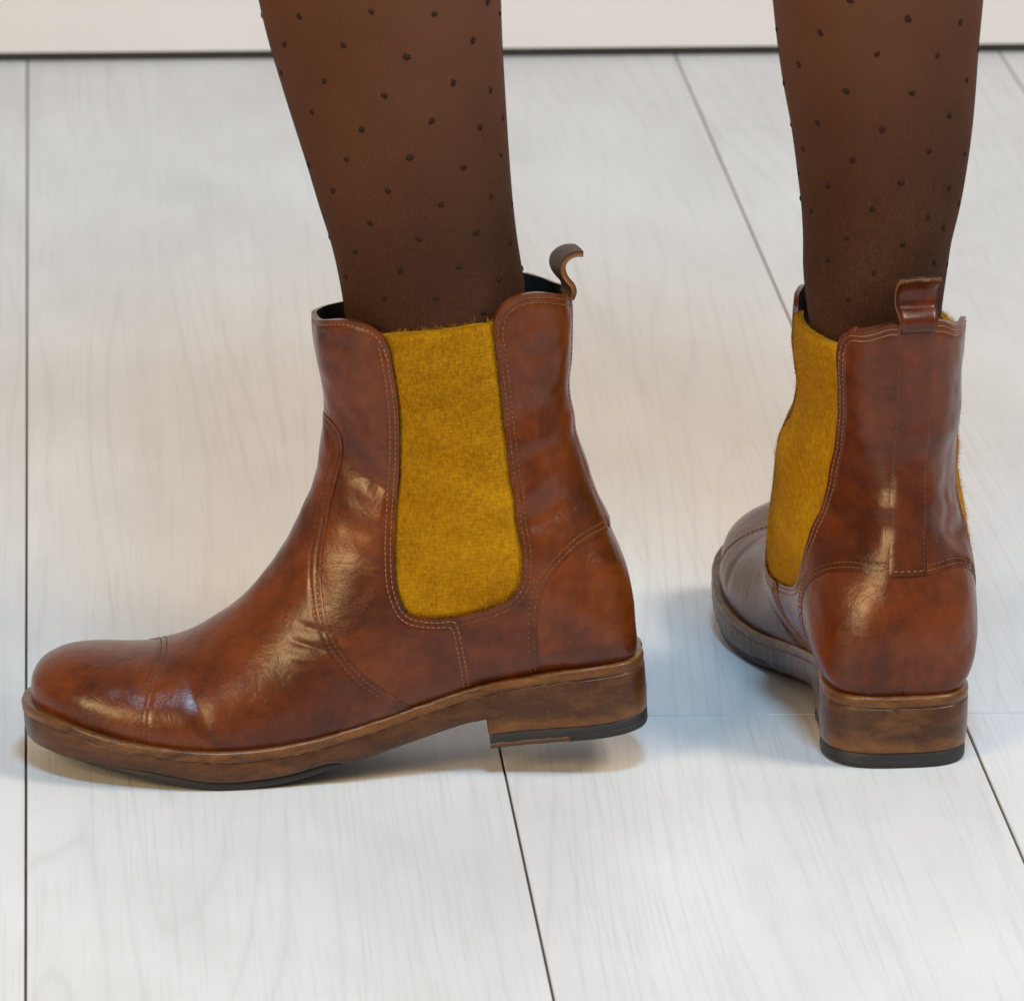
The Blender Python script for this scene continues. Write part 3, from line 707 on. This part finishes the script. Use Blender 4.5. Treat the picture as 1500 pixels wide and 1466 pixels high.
def leg_point(rows, z, ang, out=0.):
    k = leg_at(rows, z); ca, sa = np.cos(ang), np.sin(ang)
    return np.stack([k[..., 0]+(k[..., 2]+out)*ca, k[..., 1]+(k[..., 3]+out)*sa, np.asarray(z, float)+0*ca], -1)
DOTS_L = [(0.332,-134),(0.3365,-96),(0.3345,-66),(0.3355,-30),(0.318,-150),(0.3215,-112),(0.317,-82),(0.321,-44),(0.305,-127),(0.3005,-96),(0.3045,-59),(0.298,-32),(0.29,-142),(0.285,-112),(0.289,-74),(0.2835,-44),(0.284,-18),(0.271,-126),(0.2735,-89),(0.2675,-59),(0.269,-25),(0.2635,-168),(0.2555,-144),(0.2585,-105),(0.2525,-76),(0.253,-40),(0.2455,-10),(0.2435,-121),(0.2375,-93),(0.239,-56),(0.231,-24),(0.23,-184),(0.229,-140),(0.2235,-109),(0.225,-72),(0.2175,-44),(0.216,-158),(0.2105,-124),(0.2115,-90),(0.2045,-60),(0.2165,-2),(0.326,-179),(0.3275,-12),(0.3035,-165)]
DOTS_R = [(0.33,-112),(0.3225,-81),(0.318,-46),(0.3145,-131),(0.3075,-98),(0.3055,-62),(0.3015,-15),(0.298,-150),(0.2855,-178),(0.2905,-117),(0.2905,-78),(0.2915,-35),(0.2785,-51),(0.275,-97),(0.2675,0),(0.267,-182),(0.26,-160),(0.2605,-117),(0.2645,-66),(0.2585,-28),(0.2515,-85),(0.246,-45),(0.247,-137),(0.2465,-176),(0.2345,-184),(0.2395,-104),(0.235,-62),(0.2285,-44),(0.236,-24),(0.233,-158),(0.2255,-123),(0.224,-80),(0.214,-140),(0.2135,-46),(0.2115,-100),(0.2085,-20),(0.1985,-120),(0.2745,-140),(0.3085,-178)]

# ---------------------------------------------------------------- the wearer: legs and hips as one body, in sheer dotted tights
def legs_mesh(out, z0, bottom=True):
    """two lofted legs that merge at the crotch into one pelvis; N points round each leg, point 0 at +x"""
    N = 72; V = []; F = []; UV = []
    ang = np.arange(N)*2*PI/N
    tops = []
    for rows, inner in ((LEG_L, 0), (LEG_R, N//2)):
        zs = np.concatenate([np.linspace(z0, .36, 64), np.linspace(.37, .68, 26)])
        st = len(V)
        for zz in zs:
            for a in ang:
                V.append(leg_point(rows, zz, a, out)); UV.append((a/(2*PI)*3., zz*3.))
        for i in range(len(zs)-1):
            for j in range(N):
                k = (j+1) % N; F.append((st+i*N+j, st+i*N+k, st+(i+1)*N+k, st+(i+1)*N+j))
        if bottom: F.append(tuple(st+j for j in range(N-1, -1, -1)))
        tops.append(st+(len(zs)-1)*N)
    # crotch: shared inner arc; outer arcs rise into the pelvis
    cx, cy, h = .2475, 2.832, N//4
    shared = {}
    q = len(V)
    ring_l, ring_r = [], []
    for j in range(N):
        a = ang[j]; ca, sa = math.cos(a), math.sin(a)
        if ca > 1e-6 or abs(ca) <= 1e-6:     # inner half of the left leg = outer half mirrored of the right one
            V.append((cx, cy+(.098+out)*sa, .755+.05*sa*sa)); UV.append((.5, 2.4)); ring_l.append(len(V)-1); shared[round(sa, 4), ca >= -1e-6] = len(V)-1
        else:
            V.append((cx+(.172+out)*ca, cy+(.098+out)*sa, .80)); UV.append((.5, 2.4)); ring_l.append(len(V)-1)
    for j in range(N):
        a = ang[j]; ca, sa = math.cos(a), math.sin(a)
        if ca < -1e-6 or abs(ca) <= 1e-6:
            ring_r.append(shared[round(sa, 4), True])
        else:
            V.append((cx+(.172+out)*ca, cy+(.098+out)*sa, .80)); UV.append((.5, 2.4)); ring_r.append(len(V)-1)
    for t, r in zip(tops, (ring_l, ring_r)):
        for j in range(N): k = (j+1) % N; F.append((t+j, t+k, r[k], r[j]))
    waist = [ring_r[j] for j in range(N) if math.cos(ang[j]) > 1e-6 and ang[j] < PI]+[ring_l[j] for j in range(N) if math.cos(ang[j]) <= 1e-6 and True]+[ring_r[j] for j in range(N) if math.cos(ang[j]) > 1e-6 and ang[j] > PI]
    prev = waist
    for zz, sc in ((.86, 1.02), (.93, .96), (1.0, .82)):
        cur = []
        for w in waist:
            p = V[w]; V.append((cx+(p[0]-cx)*sc, cy+(p[1]-cy)*sc, zz)); UV.append((.5, zz*3)); cur.append(len(V)-1)
        for j in range(len(waist)): k = (j+1) % len(waist); F.append((prev[j], prev[k], cur[k], cur[j]))
        prev = cur
    F.append(tuple(prev))
    return V, F, UV
V, F, UV = legs_mesh(0., .112)
person = tag(obj('person', V, F, SKIN), 'legs of a standing person in sheer brown dotted tights and ankle boots', 'person')
V, F, UV = legs_mesh(.0003, .110)
tights = obj('tights', V, F, TIGHTS, person, uv=UV)
def tuft_mesh():
    V = [(0, 0, 1.)]; F = []; r = np.random.RandomState(2); n = 9
    for lev, (rr, zz) in enumerate(((.55, .85), (.95, .40), (1.1, -.35))):
        for j in range(n):
            a = 2*PI*j/n+lev*.3; k = rr*(1+.22*r.normal()*.6); V.append((k*math.cos(a), k*math.sin(a), zz+.10*r.normal()))
    for j in range(n): F.append((0, 1+j, 1+(j+1) % n))
    for lev in range(2):
        for j in range(n): a = 1+lev*n+j; c = 1+lev*n+(j+1) % n; F.append((a, a+n, c+n, c))
    me = bpy.data.meshes.new('dot'); me.from_pydata(V, [], F); me.polygons.foreach_set('use_smooth', np.ones(len(F), bool)); me.materials.append(TUFT); return me
TM = tuft_mesh(); rr = random.Random(9)
def dot(rows, z, deg):
    a = math.radians(deg); p = leg_point(rows, z, np.array(a), .0003); e = 1e-3
    t1 = leg_point(rows, z+e, np.array(a), .0003)-p; t2 = leg_point(rows, z, np.array(a+e), .0003)-p
    nrm = np.cross(t2, t1); nrm /= np.linalg.norm(nrm)
    o = bpy.data.objects.new('dot', TM); COL.objects.link(o); o.parent = tights
    s = .00117*(.85+.3*rr.random())
    o.matrix_world = Matrix.Translation(tuple(p)) @ Vector(tuple(nrm)).to_track_quat('Z', 'Y').to_matrix().to_4x4() @ Matrix.Rotation(rr.random()*6, 4, 'Z') @ Matrix.Diagonal((s*1.2, s, s*.36, 1))
for z, a in DOTS_L: dot(LEG_L, z, a)
for z, a in DOTS_R: dot(LEG_R, z, a)
# the same lattice goes on round the far side and up out of the picture
for rows in (LEG_L, LEG_R):
    for i, z in enumerate(np.arange(.206, .44, .0125)):
        for k in range(7):
            a = 18+k*26+(i % 2)*13
            if a < 172: dot(rows, float(z)+rr.uniform(-.002, .002), a+rr.uniform(-3, 3))
